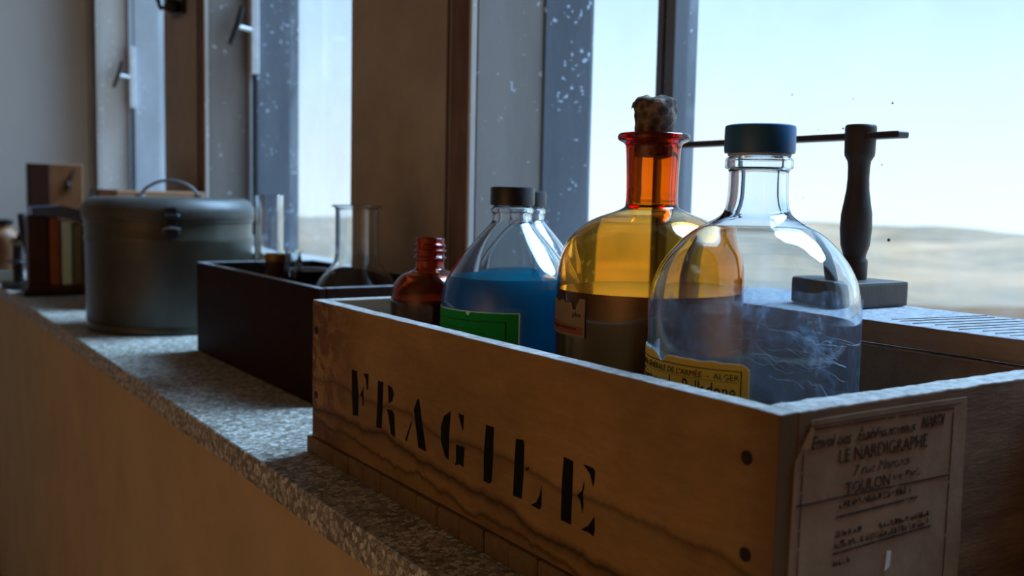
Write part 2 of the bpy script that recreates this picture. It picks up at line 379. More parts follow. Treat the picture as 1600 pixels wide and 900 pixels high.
# ------------------------------------------------------------ the room shell
XW, XG = 0.80, 1.017           # room face of the window wall, plane of the panes
ZL, ZB, ZT = 0.160, 0.11, 1.6
wins = [(0.24, 1.32), (1.77, 2.68), (3.12, 4.07)]
XO = 1.024
b = MB(); b.box(0.8005, 0.90, -2.3, 4.28, -1.0, ZL)                               # low upstand behind the counter
b.box(0.90, XO, -2.3, 4.28, -1.0, ZB)
edges = [-2.3] + [q for w in wins for q in w] + [4.28]
for i in range(0, len(edges), 2):
    b.box(XW if i else 0.8005, XO, edges[i], edges[i + 1], ZL - 0.001, ZT)
b.box(XW, XO, -2.3, 4.28, ZT, 2.15)
structure(b.build('wall_right', M['pier']))
b = MB(); b.box(-2.7, 1.3, 4.28, 4.45, -1.0, 2.15); structure(b.build('wall_far', M['plaster_white']))
b = MB(); b.box(-2.85, -2.7, -2.3, 4.45, -1.0, 2.15); structure(b.build('wall_left', M['plaster']))
b = MB(); b.box(-2.7, 1.16, -2.45, -2.3, -1.0, 2.15); structure(b.build('wall_near', M['plaster']))
b = MB(); b.box(-2.85, 1.3, -2.45, 4.45, -1.1, -1.0); structure(b.build('floor', M['floor']))
b = MB(); b.box(-2.85, 1.3, -2.45, 4.45, 2.15, 2.3); structure(b.build('ceiling', M['plaster']))
b = MB().box(0.386, 0.80, -2.3, 4.28, -1.0, -0.0345)
structure(b.build('wall_counter', M['plaster']))

# stone counter, nosing rounded by wear
b = MB(); b.box(0.376, XW - 0.0005, -2.3, 4.279, -0.034, 0.0, 0.004, 3)
tag(b.build('stone_counter', M['granite'], smooth=True), 'long pebbled stone counter top running under the windows with wear-rounded front edge', 'counter')

# brown wooden trims on the pier corners
for k, y0 in enumerate((1.320, 2.680, 4.07)):
    b = MB(); b.box(XW - 0.008, XW + 0.004, y0 + 0.002, y0 + (0.060 if k < 2 else 0.05), ZL, ZT, 0.002)
    b.box(XW - 0.0095, XW - 0.006, y0 + 0.066, y0 + 0.070, ZL, ZT)
    o = b.build('trim_%d' % (k + 1), M['trimwood']); structure(o)
    b = MB(); b.box(XW - 0.0095, XW + 0.002, y0 - 0.004, y0 + 0.003, ZL + 0.001, ZT, 0.0015)
    b.rough(0.0008, 60, 0); b.build('edge_bead', M['reveal'], o)

# windows: reveal lining, outer frame, casement stile with bolt, pane
def make_window(k, y0, y1, hardware):
    w = bpy.data.objects.new('window_%d' % k, None); COL.objects.link(w); w.location = (XG, (y0 + y1) / 2, ZB); structure(w)
    O = Vector(w.location)
    def L(b_, n_, m_, **kw):
        bmesh.ops.translate(b_.b, verts=b_.b.verts[:], vec=-O); return b_.build(n_, m_, w, **kw)
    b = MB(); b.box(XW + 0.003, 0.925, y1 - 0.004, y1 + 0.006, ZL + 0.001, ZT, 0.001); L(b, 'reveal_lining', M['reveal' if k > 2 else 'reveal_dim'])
    b = MB()
    b.box(0.925, 1.045 if k > 1 else 1.0235, y1 - (0.022 if k > 1 else 0.007), y1 + 0.004, ZB, ZT, 0.003, 2)
    b.box(0.985, 1.04, y0, y0 + 0.03, ZB, ZT, 0.003, 2)
    b.box(0.985, 1.04, y0, y1, ZT - 0.05, ZT, 0.003, 2)
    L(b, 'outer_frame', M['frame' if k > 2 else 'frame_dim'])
    b = MB(); b.box(0.985, 1.04, y0 + 0.03, y1 - 0.022, ZB + 0.0005, ZB + 0.020, 0.003, 2); L(b, 'bottom_rail', M['frame'])
    if k > 1: b = MB(); b.box(0.905, 0.923, y1 - 0.020, y1 - 0.0045, ZL + 0.002, ZT, 0.003, 2)
    if k > 1: L(b, 'stop_bead', M['frame'])
    ys = [y0 + 0.03, y1 - 0.022]
    if k == 1: ys = [y0 + 0.03, 1.084, 1.125, y1 - 0.008]
    for i in range(0, len(ys), 2):
        b = MB(); b.box(XG - 0.002, XG + 0.002, ys[i] + 0.001, ys[i + 1] - 0.001, ZB + 0.021, ZT - 0.051)
        L(b, 'glass_pane', M['pane'])
    if k == 1:
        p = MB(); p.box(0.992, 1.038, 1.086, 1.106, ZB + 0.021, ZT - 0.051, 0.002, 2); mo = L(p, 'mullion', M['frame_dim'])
        p = MB(); p.box(0.996, 1.034, 1.1065, 1.1115, ZB + 0.021, ZT - 0.051, 0.001); L(p, 'mullion_groove', M['black'])
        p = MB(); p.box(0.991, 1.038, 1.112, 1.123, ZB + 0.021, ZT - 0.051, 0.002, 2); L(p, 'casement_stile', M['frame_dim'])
        p = MB()
        for yy, zz, r_ in ((0.885, 0.442, .0011), (0.803, 0.395, .0013), (0.735, 0.421, .0013), (0.745, 0.350, .0010), (0.730, 0.262, .0021), (0.84, 0.395, .0007), (0.79, 0.43, .0008), (0.77, 0.375, .0006), (0.86, 0.31, .0008)):
            p.lathe([(0, -r_ * .4), (r_, -r_ * .3), (r_ * .8, r_ * .4), (0, r_ * .5)], (0, 0, 0), 8, Matrix.Rotation(R(90), 3, 'Y'))
            vs = p.b.verts[:][-18:]; bmesh.ops.translate(p.b, verts=vs, vec=(XG - 0.0027, yy, zz))
        o = L(p, 'dirt_speck', M['black']); o['kind'] = 'stuff'
    if hardware:
        yf = y1 - 0.022; xs_ = 0.914
        b = MB(); b.box(xs_ - 0.012, xs_ + 0.012, yf - 0.022, yf + 0.0005, 0.62, 0.85, 0.004, 2); L(b, 'bolt_case', M['steel'])
        b = MB(); b.tube([(xs_, yf - 0.010, 0.62), (xs_, yf - 0.010, 0.19)], 0.0045, 10); L(b, 'bolt_rod', M['black'], smooth=True)
        b = MB(); b.tube([(xs_ - 0.004, yf - 0.014, 0.735), (xs_ - 0.050, yf - 0.030, 0.738)], 0.0065, 10); h = L(b, 'handle_stem', M['steel'], smooth=True)
        b = MB(); b.tube([(xs_ - 0.040, yf - 0.035, 0.79), (xs_ - 0.052, yf - 0.036, 0.745), (xs_ - 0.072, yf - 0.035, 0.69)], [0.006, 0.0075, 0.0065], 10); L(b, 'handle', M['black'], smooth=True)
make_window(1, *wins[0], False)
make_window(2, *wins[1], True)
make_window(3, *wins[2], True)

# dark fitting high on the second pier
t = thing('metal_bracket', 'small black metal bracket high on the narrow pier behind the canister', 'bracket', (XW, 2.93, 0.80))
b = MB(); b.box(-0.012, 0, -0.055, 0.06, 0.0, 0.12, 0.003); b.build('plate', M['black'], t)
b = MB(); b.tube([(-0.012, 0.03, 0.03), (-0.05, 0.03, 0.02), (-0.06, 0.02, 0.045)], 0.007, 10); b.build('hook', M['black'], t, smooth=True)
b = MB(); b.lathe([(0, -.022), (.016, -.018), (.022, 0), (.016, .018), (0, .022)], (-0.03, -0.02, 0.02), 16); b.build('roller', M['black'], t, smooth=True)

# ------------------------------------------------------------ hills outside
b = MB()
def hill(u, v):
    ang = R(-8 + 110 * u); d = 350 + 7000 * v ** 1.5            # angle from +Y towards +X
    x, y = d * math.sin(ang), d * math.cos(ang)
    n1 = mnoise.fractal(Vector((x, y, 0)) * 0.0008, 1.0, 2.0, 6); n2 = mnoise.fractal(Vector((x + 900, y, 5)) * 0.003, 1.0, 2.0, 5)
    base = -d * 0.105 if d < 1500 else -157 + (d - 1500) / 2800 * 78
    if d > 4400: base -= (d - 4400) * 0.20
    return (x, y, base + n1 * (14 + d * 0.009) + n2 * 12)
b.grid(hill, 150, 90)
tag(b.build('hills', M['land'], smooth=True, ang=180), kind='structure')

# ------------------------------------------------------------ FRAGILE crate
CX0, CX1, CY0, CY1, CH = 0.443, 0.763, 0.385, 1.084, 0.18
cr = thing('wooden_crate', 'open wooden crate stencilled FRAGILE holding the glass bottles', 'crate', (CX0, CY0, 0))
w_, l_ = CX1 - CX0, CY1 - CY0
def worn_box(x0, x1, y0, y1, z0, z1, cut, amt=0.0005, sc=30, bev=0.0012):
    b = MB(); b.box(x0, x1, y0, y1, z0, z1)
    ax = max(range(3), key=lambda i: (x1 - x0, y1 - y0, z1 - z0)[i])
    for k in range(1, cut):
        p = [x0, y0, z0]; p[ax] += ((x1 - x0, y1 - y0, z1 - z0)[ax]) * k / cut
        nrm = [0, 0, 0]; nrm[ax] = 1
        bmesh.ops.bisect_plane(b.b, geom=b.b.verts[:] + b.b.edges[:] + b.b.faces[:], plane_co=p, plane_no=nrm)
    if bev:
        es = [e for e in b.b.edges if len(e.link_faces) == 2 and e.calc_face_angle(0) > 0.5]
        bmesh.ops.bevel(b.b, geom=es, offset=bev, segments=2, affect='EDGES', profile=0.5)
    for v in b.b.verts:
        if v.co.z > (z0 + z1) / 2:
            v.co.z += amt * mnoise.noise(v.co * sc) + amt * 0.6 * mnoise.noise(v.co * sc * 4)
    return b
worn_box(0, 0.016, 0, l_, 0.020, CH, 60).build('side_board', M['crate'], cr)
worn_box(w_ - 0.016, w_, 0, l_, 0.020, CH - 0.0012, 40, 0.0003).build('side_board', M['crate_plain'], cr)
worn_box(0.0165, w_ - 0.0165, 0.0, 0.023, 0.020, CH, 60, 0.0010, 45).build('end_board', M['crate_end'], cr)
worn_box(0.0165, w_ - 0.0165, l_ - 0.020, l_, 0.020, CH, 30).build('end_board', M['crate_plain'], cr)
ns = 18; first = None
for k in range(ns):
    y0 = -0.004 + k * (l_ + 0.012) / ns; g = 0.0012
    ex = 0.0045 + random.uniform(-0.001, 0.001)
    MB().box(-ex, w_ + 0.004, y0 + g / 2, y0 + (l_ + 0.012) / ns - g / 2, 0.0, 0.0198 + random.uniform(-.0006, 0), 0.0012).build('bottom_slat', M['slat'], cr)
# nails at the near and far corners
for y, z in ((0.0235, 0.149), (0.0215, 0.090), (0.022, 0.04), (l_ - 0.012, 0.145), (l_ - 0.012, 0.07)):
    b = MB(); b.lathe([(0, -0.001), (0.0042, -0.0008), (0.0046, 0.0004), (0.002, 0.0007), (0, 0.0003)], (0, 0, 0), 12, Matrix.Rotation(R(-90), 3, 'Y'))
    bmesh.ops.translate(b.b, verts=b.b.verts[:], vec=(-0.0002, y, z)); b.build('nail', M['nail'], cr, smooth=True)
for x, z in ((w_ - 0.020, 0.141),):
    b = MB(); b.box(x - .002, x + .002, -0.0008, 0.001, z - .006, z + .006, .0005); b.build('nail', M['nail'], cr)
LET = [
 [(0.9735, 0.1152), (0.9606, 0.1151), (0.9562, 0.0883), (0.9565, 0.0676), (0.9701, 0.0656), (0.9732, 0.0909)],
 [(0.9447, 0.1152), (0.9323, 0.1166), (0.9332, 0.0999), (0.9366, 0.1), (0.9377, 0.1092)],
 [(0.9444, 0.1007), (0.9434, 0.0811), (0.9466, 0.0812), (0.9474, 0.0899), (0.9528, 0.0906)],
 [(0.9096, 0.1132), (0.8978, 0.1138), (0.8988, 0.0881), (0.9006, 0.0653), (0.9131, 0.0647), (0.9106, 0.0898)],
 [(0.8872, 0.113), (0.8778, 0.1114), (0.874, 0.1056), (0.8775, 0.0979), (0.885, 0.0945)],
 [(0.8895, 0.0878), (0.8773, 0.0889), (0.8724, 0.0853), (0.8705, 0.0627), (0.8795, 0.0644), (0.8856, 0.0827)],
 [(0.8364, 0.0863), (0.8351, 0.0856), (0.8456, 0.064), (0.8486, 0.0652)],
 [(0.8248, 0.1096), (0.8215, 0.1099), (0.8063, 0.063), (0.8215, 0.0636), (0.8315, 0.0982)],
 [(0.7617, 0.11), (0.7638, 0.0876), (0.7642, 0.0649), (0.7701, 0.0662), (0.7782, 0.0786), (0.7791, 0.0915), (0.7736, 0.1032)],
 [(0.7481, 0.1105), (0.7386, 0.1106), (0.7393, 0.0962), (0.742, 0.0997)],
 [(0.7511, 0.0819), (0.7366, 0.0825), (0.7382, 0.0643), (0.7449, 0.0656), (0.7527, 0.0626), (0.7506, 0.0672)],
 [(0.7017, 0.1097), (0.6895, 0.1101), (0.6901, 0.0829), (0.6913, 0.0634), (0.6945, 0.0607), (0.7041, 0.0605), (0.7044, 0.0835)],
 [(0.6561, 0.1075), (0.6454, 0.1086), (0.6441, 0.1046), (0.6443, 0.0802), (0.6463, 0.0603), (0.6586, 0.0598), (0.6575, 0.088)],
 [(0.6188, 0.0779), (0.6186, 0.0626), (0.6205, 0.0585), (0.6329, 0.059), (0.6258, 0.0631), (0.6219, 0.0689)],
 [(0.6413, 0.0864), (0.6368, 0.0893), (0.6371, 0.0868), (0.6402, 0.0848)],
 [(0.5911, 0.1076), (0.5793, 0.107), (0.5794, 0.0825), (0.5802, 0.0582), (0.5928, 0.0583), (0.5927, 0.0859)],
 [(0.5671, 0.1076), (0.5556, 0.1075), (0.5529, 0.1054), (0.5535, 0.0981), (0.5547, 0.0937), (0.5589, 0.1023)],
 [(0.5657, 0.095), (0.5651, 0.0907), (0.5665, 0.0858), (0.5654, 0.0771), (0.5664, 0.0707), (0.5695, 0.0794), (0.5733, 0.0824), (0.5675, 0.0878)],
 [(0.5523, 0.0721), (0.5515, 0.0632), (0.5525, 0.0575), (0.5591, 0.0587), (0.5677, 0.0581), (0.5589, 0.0638)]]
runs = [('F', 0, 3), ('R', 3, 6), ('A', 6, 8), ('G', 8, 11), ('I', 11, 12), ('L', 12, 15), ('E', 15, 19)]
for ch, i0, i1 in runs:
    b = MB()
    for pl_ in LET[i0:i1]: b.poly([(0.0001, y - CY0, z) for y, z in pl_], (-0.0004, 0, 0))
    o = b.build('stencil_letter', M['ink'], cr); o['label'] = 'black stencilled letter ' + ch
# paper shipping label on the near end
X = lambda x: x - CX0
def fend(u, v, w): return (X(u), -0.0007 - w, v)
b = MB(); pts = [(0.470, 0.1735), (0.52, 0.1738), (0.575, 0.1736), (0.6285, 0.173), (0.6292, 0.166), (0.6290, 0.12), (0.6305, 0.074), (0.629, 0.03), (0.455, 0.03), (0.456, 0.09), (0.4575, 0.150), (0.4665, 0.1605), (0.470, 0.166)]
b.poly([(X(u), -0.0001, v) for u, v in pts], (0, -0.0006, 0)); lab = b.build('paper_label', M['paper_old'], cr)
lab['label'] = 'brown paper shipping label with faded stamped print'
b = MB(); b.poly([(X(0.462), -0.0008, 0.157), (X(0.470), -0.0008, 0.170), (X(0.4715), -0.002, 0.168), (X(0.4665), -0.003, 0.1575)], (0, -0.0004, 0)); b.build('torn_corner', M['paper_torn'], lab)
b = MB(); b.poly([(X(0.549), -0.0008, 0.080), (X(0.553), -0.0008, 0.079), (X(0.552), -0.0008, 0.069), (X(0.5475), -0.0008, 0.067)], (0, -0.0004, 0)); b.build('torn_spot', M['tear'], lab)
T = [('Envoi des', 0.4712, 0.5075, 0.1555, 0.1635, 'faded1', 0.25), ('Établissements', 0.5135, 0.5720, 0.1560, 0.1648, 'faded1', 0.25), ('NARDI', 0.5790, 0.6035, 0.1568, 0.1645, 'faded', 0.2),
     ('LE NARDIGRAPHE', 0.4973, 0.5860, 0.1440, 0.1528, 'faded', 0.0), ('7 rue Marcots', 0.5117, 0.5680, 0.1345, 0.1410, 'faded2', 0.2),
     ('TOULON', 0.5045, 0.5480, 0.1235, 0.1310, 'faded', 0.0), ('sur Paris', 0.5510, 0.5800, 0.1260, 0.1310, 'faded2', 0.1)]
for s_, u0, u1, v0, v1, mt, sh in T: text_part('stamped_text', s_, M[mt], lab, fend, u0, u1, v0, v1, shear=sh)
def bars(name, rects, mt):
    b = MB()
    for u0, v0, u1, v1, th in rects:
        if abs(u1 - u0) > abs(v1 - v0): b.poly([(X(u0), -0.0007, v0), (X(u1), -0.0007, v1), (X(u1), -0.0007, v1 + th), (X(u0), -0.0007, v0 + th)], (0, -0.0003, 0))
        else: b.poly([(X(u0), -0.0007, v0), (X(u0) + th, -0.0007, v0), (X(u1) + th, -0.0007, v1), (X(u1), -0.0007, v1)], (0, -0.0003, 0))
    return b.build(name, M[mt], lab)
bars('printed_frame', [(0.4655, 0.1675, 0.6131, 0.1670, 0.0007), (0.4640, 0.170, 0.622, 0.1695, 0.0005), (0.6118, 0.035, 0.6131, 0.167, 0.0006), (0.4625, 0.035, 0.4640, 0.158, 0.0006), (0.4600, 0.1225, 0.6115, 0.1210, 0.0010)], 'faded')
bars('ruled_line', [(0.4969, 0.1098, 0.5780, 0.1106, 0.0013), (0.4956, 0.0868, 0.5950, 0.0885, 0.0013)], 'faded')
def scribble(u0, u1, v, h):
    out = []; u = u0
    while u < u1:
        wd = random.uniform(0.0012, 0.0035); out.append((u, v, u + wd, v + random.uniform(-.0004, .0004), h * random.uniform(0.3, 1.0)))
        if random.random() < .6: out.append((u, v, u + 0.0003, v + h, 0.0009))
        u += wd + random.uniform(0.0006, 0.0022)
    return out
bars('illegible_print', scribble(0.4995, 0.570, 0.1155, 0.0045) + scribble(0.4965, 0.521, 0.0975, 0.004) + scribble(0.4965, 0.593, 0.0905, 0.0045) + scribble(0.540, 0.592, 0.0965, 0.0035) + scribble(0.4962, 0.512, 0.0795, 0.004), 'faded2')

# ------------------------------------------------------------ bottles
def smooth_prof(p, n=4):
    """Catmull-Rom through the profile points"""
    out = []; P = [p[0]] + list(p) + [p[-1]]
    for i in range(1, len(P) - 2):
        for k in range(n):
            t_ = k / n; q = []
            for a in (0, 1):
                p0, p1, p2, p3 = P[i - 1][a], P[i][a], P[i + 1][a], P[i + 2][a]
                q.append(0.5 * (2 * p1 + (p2 - p0) * t_ + (2 * p0 - 5 * p1 + 4 * p2 - p3) * t_ ** 2 + (3 * p1 - p0 - 3 * p2 + p3) * t_ ** 3))
            out.append((max(q[0], 0), q[1]))
    out.append(p[-1]); return out
def interp(prof, z):
    """radius of a top-down profile at height z"""
    for (r0, z0), (r1, z1) in zip(prof, prof[1:]):
        if z0 >= z >= z1: return r0 + (r1 - r0) * (z0 - z) / max(z0 - z1, 1e-9)
    return prof[-1][0]
def shell(name, outer, wall, neck_wall, z_neck, base, mat, parent, n=72, neck_in=None):
    """hollow bottle: outer = (r, z) from the lip down to the foot; open at the top"""
    zt = outer[0][1]; inner = []
    for r, z in outer:
        if z < base + 0.006: continue
        k = min(max((z - z_neck) / 0.012, 0), 1); th = wall + (neck_wall - wall) * k
        ri = r - th
        if neck_in and z > z_neck: ri = min(ri, neck_in)
        inner.append((max(ri, 0.003), z))
    rb = outer[-1][0]
    prof = [(0, base + 0.006), (0.4 * rb, base + 0.001), (rb * 0.82, base), (rb * 0.95, base + 0.0015), (rb, base + 0.007)] + outer[::-1][0:]
    prof = [q for i, q in enumerate(prof) if i < 5 or q[1] > base + 0.008]
    inner_down = [q for q in inner if q[1] > base + 0.012]
    prof += inner_down + [(inner_down[-1][0] * 0.96, base + 0.011), (inner_down[-1][0] * 0.8, base + 0.0085), (0, base + 0.011)]
    b = MB(); b.lathe(prof, (0, 0, 0), n)
    return b.build(name, mat, parent, smooth=True, ang=50), inner_down
def fill(name, inner, zl, base, mat, parent, n=72, grow=0.0004):
    rl = interp(inner, zl) + grow
    low = [(r + grow, z) for r, z in inner if z < zl]
    prof = [(0, zl - 0.0006), (rl * 0.93, zl - 0.0005), (rl, zl)] + low + [(low[-1][0] * 0.95, base + 0.0108), (0, base + 0.0112)]
    b = MB(); b.lathe(prof, (0, 0, 0), n); return b.build(name, mat, parent, smooth=True, ang=40)
def wrap(r, dz=0.0):
    return lambda u, v, w: ((r + w) * math.cos(R(u)), (r + w) * math.sin(R(u)), v)
def label_patch(name, mat, parent, r, a0, a1, topf, z0, th=0.0005, nu=40):
    """paper strip glued round a bottle; topf(t) is its (torn) upper edge"""
    b = MB(); g = []
    for i in range(nu + 1):
        t_ = i / nu; a = R(a0 + (a1 - a0) * t_); zt_ = topf(t_)
        c, s_ = math.cos(a), math.sin(a)
        g.append([b.b.verts.new((rr * c, rr * s_, z)) for rr, z in ((r, z0), (r, zt_), (r + th, zt_), (r + th, z0))])
    for i in range(nu):
        for k in range(4): b.b.faces.new((g[i][k], g[i + 1][k], g[i + 1][(k + 1) % 4], g[i][(k + 1) % 4]))
    b.b.faces.new(g[0]); b.b.faces.new(g[-1][::-1])
    return b.build(name, mat, parent)
def screw_cap(name, r, z0, z1, mat, parent, ridges=0):
    b = MB(); n = 64
    prof = [(0, z1), (r * 0.90, z1), (r * 0.98, z1 - 0.0008), (r, z1 - 0.0025), (r * 1.005, z0 + 0.003), (r * 0.99, z0 + 0.0004), (r * 0.96, z0), (r * 0.88, z0), (r * 0.88, z1 - 0.003), (0, z1 - 0.003)]
    b.lathe(prof, (0, 0, 0), n)
    o = b.build(name, mat, parent, smooth=True, ang=40)
    return o

FL = 0.0202                      # top of the crate's bottom slats
# --- large clear bottle with the yellow label
clear_bottle = thing('clear_glass_bottle', 'large empty clear glass bottle with dark teal screw cap and yellow label, nearest in crate', 'bottle', (0.585, 0.54, 0))
out = [(0.0205, 0.3560), (0.0215, 0.3550), (0.0216, 0.3385), (0.0222, 0.3372), (0.0248, 0.3356), (0.0258, 0.3340), (0.0259, 0.3295), (0.0250, 0.3275), (0.0229, 0.3262), (0.0226, 0.3200), (0.0227, 0.3120), (0.0232, 0.3040), (0.0245, 0.2970), (0.0275, 0.2915), (0.0367, 0.2856), (0.0461, 0.2806), (0.0546, 0.2742), (0.0616, 0.2668), (0.0681, 0.2588), (0.0735, 0.2498), (0.0783, 0.2373), (0.0806, 0.2167), (0.0808, 0.18), (0.0808, 0.10), (0.0800, 0.03)]
sh, inn = shell('glass_body', smooth_prof(out, 3), 0.0046, 0.0050, 0.295, FL, M['clear'], clear_bottle)
screw_cap('screw_cap', 0.0268, 0.3392, 0.3608, M['cap_blue'], clear_bottle)
b = MB(); b.lathe([(0.0218, 0.3372), (0.0238, 0.3372), (0.0240, 0.3390), (0.0218, 0.3390), (0.0218, 0.3372)], (0, 0, 0), 48); b.build('cap_ring', M['liner'], clear_bottle, smooth=True)
rb = 0.0811
b = MB()
def dustf(u, v):
    a = u * 2 * math.pi; zt_ = 0.228 + 0.008 * mnoise.noise(Vector((math.cos(a) * 3, math.sin(a) * 3, 0)))
    z = 0.04 + (zt_ - 0.04) * v; return (rb * math.cos(a), rb * math.sin(a), z)
b.grid(dustf, 72, 12); bmesh.ops.remove_doubles(b.b, verts=b.b.verts[:], dist=1e-5)
o = b.build('dust_film', M['dust_clear'], clear_bottle, smooth=True); o['kind'] = 'stuff'
b = MB(); rnd = random.Random(4)
for k in range(26):            # cobweb threads caught on the bottle's shoulder side
    a0 = rnd.uniform(-148, -105); z0 = 0.197 + rnd.gauss(0, 0.009); L_ = rnd.uniform(8, 34); dz = rnd.uniform(-0.014, -0.002); n_ = 9
    if a0 + L_ > -82: L_ = -82 - a0
    pts = [wrap(rb + 0.0004)(a0 + L_ * i / n_, z0 + dz * (i / n_) + 0.0016 * math.sin(i * 0.8 + k) + 0.0008 * rnd.uniform(-1, 1), 0) for i in range(n_ + 1)]
    b.tube(pts, rnd.choice([0.00006, 0.0001, 0.00016]), 4)
o = b.build('cobweb', M['cobweb'], clear_bottle); o['kind'] = 'stuff'
def ytop(t_):
    z = 0.1868 - 0.0035 * abs(t_ - 0.15) * 0 + 0.0012 * mnoise.noise(Vector((t_ * 14, 0, 0)))
    if t_ < 0.42: z += 0.0012
    d = abs(t_ - 0.50)
    if d < 0.05: z -= 0.0062 * (1 - d / 0.05)
    if t_ > 0.97: z -= 0.004 * (t_ - 0.97) / 0.03
    return z
yl = label_patch('yellow_label', M['lab_yellow'], clear_bottle, rb + 0.0005, 118, 222, ytop, 0.105, nu=90)
yl['label'] = 'torn yellow paper label with black print'
label_patch('torn_edge', M['tear'], yl, rb + 0.0003, 117.5, 222.6, lambda t_: ytop(t_) + 0.0009, 0.104, nu=90)
fy = wrap(rb + 0.0010)
text_part('printed_text', "PHARMACIE GÉNÉRALE DE L'ARMÉE  -  ALGER", M['print'], yl, fy, 130, 217.5, 0.1752, 0.1806)
text_part('printed_text', 'Teinture  de  Belladone', M['print'], yl, fy, 144, 216, 0.1608, 0.1728)
def arcbar(name, rects, r, mat, parent):
    b = MB()
    for a0, a1, z0, z1 in rects:
        n_ = max(1, int(abs(a1 - a0) / 3)); g = []
        for i in range(n_ + 1):
            a = R(a0 + (a1 - a0) * i / n_); g.append([b.b.verts.new((q * math.cos(a), q * math.sin(a), z)) for q, z in ((r, z0), (r, z1), (r + .0003, z1), (r + .0003, z0))])
        for i in range(n_):
            for k in range(4): b.b.faces.new((g[i][k], g[i + 1][k], g[i + 1][(k + 1) % 4], g[i][(k + 1) % 4]))
        b.b.faces.new(g[0]); b.b.faces.new(g[-1][::-1])
    return b.build(name, mat, parent)
arcbar('label_border', [(122, 218.6, 0.1818, 0.1824), (218.2, 218.8, 0.108, 0.1824), (122, 217, 0.1739, 0.1741)], rb + 0.0010, M['print'], yl)
b = MB()
for (a0, z0), (a1, z1) in (((196, 0.1635), (199, 0.1665)), ((199.5, 0.1668), (202, 0.170)), ((200.5, 0.160), (204, 0.163)), ((204, 0.1635), (207, 0.1665)), ((209.5, 0.1745), (210.5, 0.1765))):
    b.tube([fy(a0, z0, 0.0002), fy(a1, z1, 0.0002)], 0.0006, 6)
b.build('scratch_mark', M['tear'], yl)

# --- amber bottle with the crumbling cork
amber = thing('amber_glass_bottle', 'large amber glass bottle with crumbling cork, half full of dark brown liquid', 'bottle', (0.636, 0.72, 0))
out = [(0.0300, 0.3652), (0.0325, 0.3645), (0.0338, 0.3625), (0.0339, 0.3600), (0.0325, 0.3580), (0.0285, 0.3560), (0.0264, 0.3535), (0.0257, 0.3490), (0.0250, 0.3350), (0.0245, 0.3200), (0.0243, 0.3080), (0.0247, 0.2992), (0.0268, 0.2945), (0.0396, 0.2893), (0.0510, 0.2850), (0.0617, 0.2790), (0.0746, 0.2680), (0.0827, 0.2558), (0.0872, 0.2386), (0.0884, 0.2171), (0.0884, 0.15), (0.0884, 0.08), (0.0875, 0.03)]
sh, inn = shell('glass_body', smooth_prof(out, 3), 0.0028, 0.0062, 0.296, FL, M['amber'], amber, neck_in=0.0186)
liq = fill('dark_liquid', inn, 0.2172, FL, M['dark_liquid'], amber); liq['label'] = 'dark brown liquid with a level top'
b = MB(); prof = [(0, 0.3440), (0.0150, 0.3440), (0.0178, 0.3455), (0.0183, 0.3600), (0.0186, 0.3700), (0.0196, 0.3800), (0.0203, 0.3880), (0.0205, 0.3950), (0.0190, 0.3990), (0.0120, 0.4010), (0.006, 0.3980), (0, 0.3960)]
b.lathe(smooth_prof(prof, 3), (0, 0, 0), 40)
for v in b.b.verts:
    if v.co.z > 0.366:
        k = min((v.co.z - 0.366) / 0.01, 1); d = mnoise.noise_vector(v.co * 170) * 0.0016 + mnoise.noise_vector(v.co * 60) * 0.0026
        v.co += Vector(d) * k
        if v.co.z > 0.392: v.co.z += 0.004 * mnoise.noise(v.co * 110) - 0.002 + 0.06 * v.co.x
b.build('cork_stopper', M['cork'], amber, smooth=True, ang=60)
b = MB(); rbA = 0.0886
b.grid(lambda u, v: (rbA * math.cos(u * 2 * math.pi), rbA * math.sin(u * 2 * math.pi), 0.04 + 0.172 * v), 72, 6); bmesh.ops.remove_doubles(b.b, verts=b.b.verts[:], dist=1e-5)
o = b.build('dust_film', M['dust_amber'], amber, smooth=True); o['kind'] = 'stuff'
al = label_patch('stained_label', M['lab_orange'], amber, rbA + 0.0003, 130, 189.5, lambda t_: 0.2075 + 0.003 * mnoise.noise(Vector((t_ * 9, 4, 0))) - (0.006 if 0.80 < t_ < 0.88 else 0) + (0.004 if t_ > .9 else 0), 0.1765, nu=60)
al['label'] = 'torn orange-brown paper label with a red band'
label_patch('red_band', M['lab_red'], al, rbA + 0.0009, 135, 188, lambda t_: 0.1900 - 0.004 * t_, 0.1790, 0.0003)
text_part('printed_text', 'plus', M['print'], al, wrap(rbA + 0.0009), 179, 186.5, 0.1935, 0.1995)
text_part('printed_text', 'usage externe', M['print'], al, wrap(rbA + 0.0013), 152, 183, 0.1815, 0.1855)

# --- the pair of clear bottles with blue liquid and black caps
def conical(name, label, loc, r, k, cap_r, cap, prof_top, liquid, lab_):
    t = thing(name, label, 'bottle', loc, 0, 'black-capped cone-shouldered bottles')
    sh, inn = shell('glass_body', smooth_prof(prof_top, 3), 0.0026, 0.0032, 0.27, FL, M['clear'], t)
    screw_cap('screw_cap', cap_r, cap[0], cap[1], M['cap_black'], t)
    return t, inn
pt = [(0.0195, 0.3105), (0.0200, 0.3095), (0.0200, 0.2940), (0.0205, 0.2920), (0.0223, 0.2905), (0.0225, 0.2875), (0.0212, 0.2855), (0.0208, 0.2815), (0.0214, 0.2768), (0.0255, 0.2715), (0.0448, 0.2492), (0.0605, 0.2288), (0.0674, 0.2175), (0.0712, 0.2080), (0.0731, 0.1960), (0.0734, 0.1850), (0.0734, 0.14), (0.0734, 0.08), (0.0725, 0.03)]
bl1, inn = conical('blue_liquid_bottle', 'clear cone-shouldered bottle of bright blue liquid with green label and black cap', (0.583, 0.88, 0), 0.0735, 1, 0.0233, (0.2938, 0.3134), pt, None, None)
liq = fill('blue_liquid', inn, 0.2186, FL, M['blue'], bl1); liq['label'] = 'bright blue liquid'
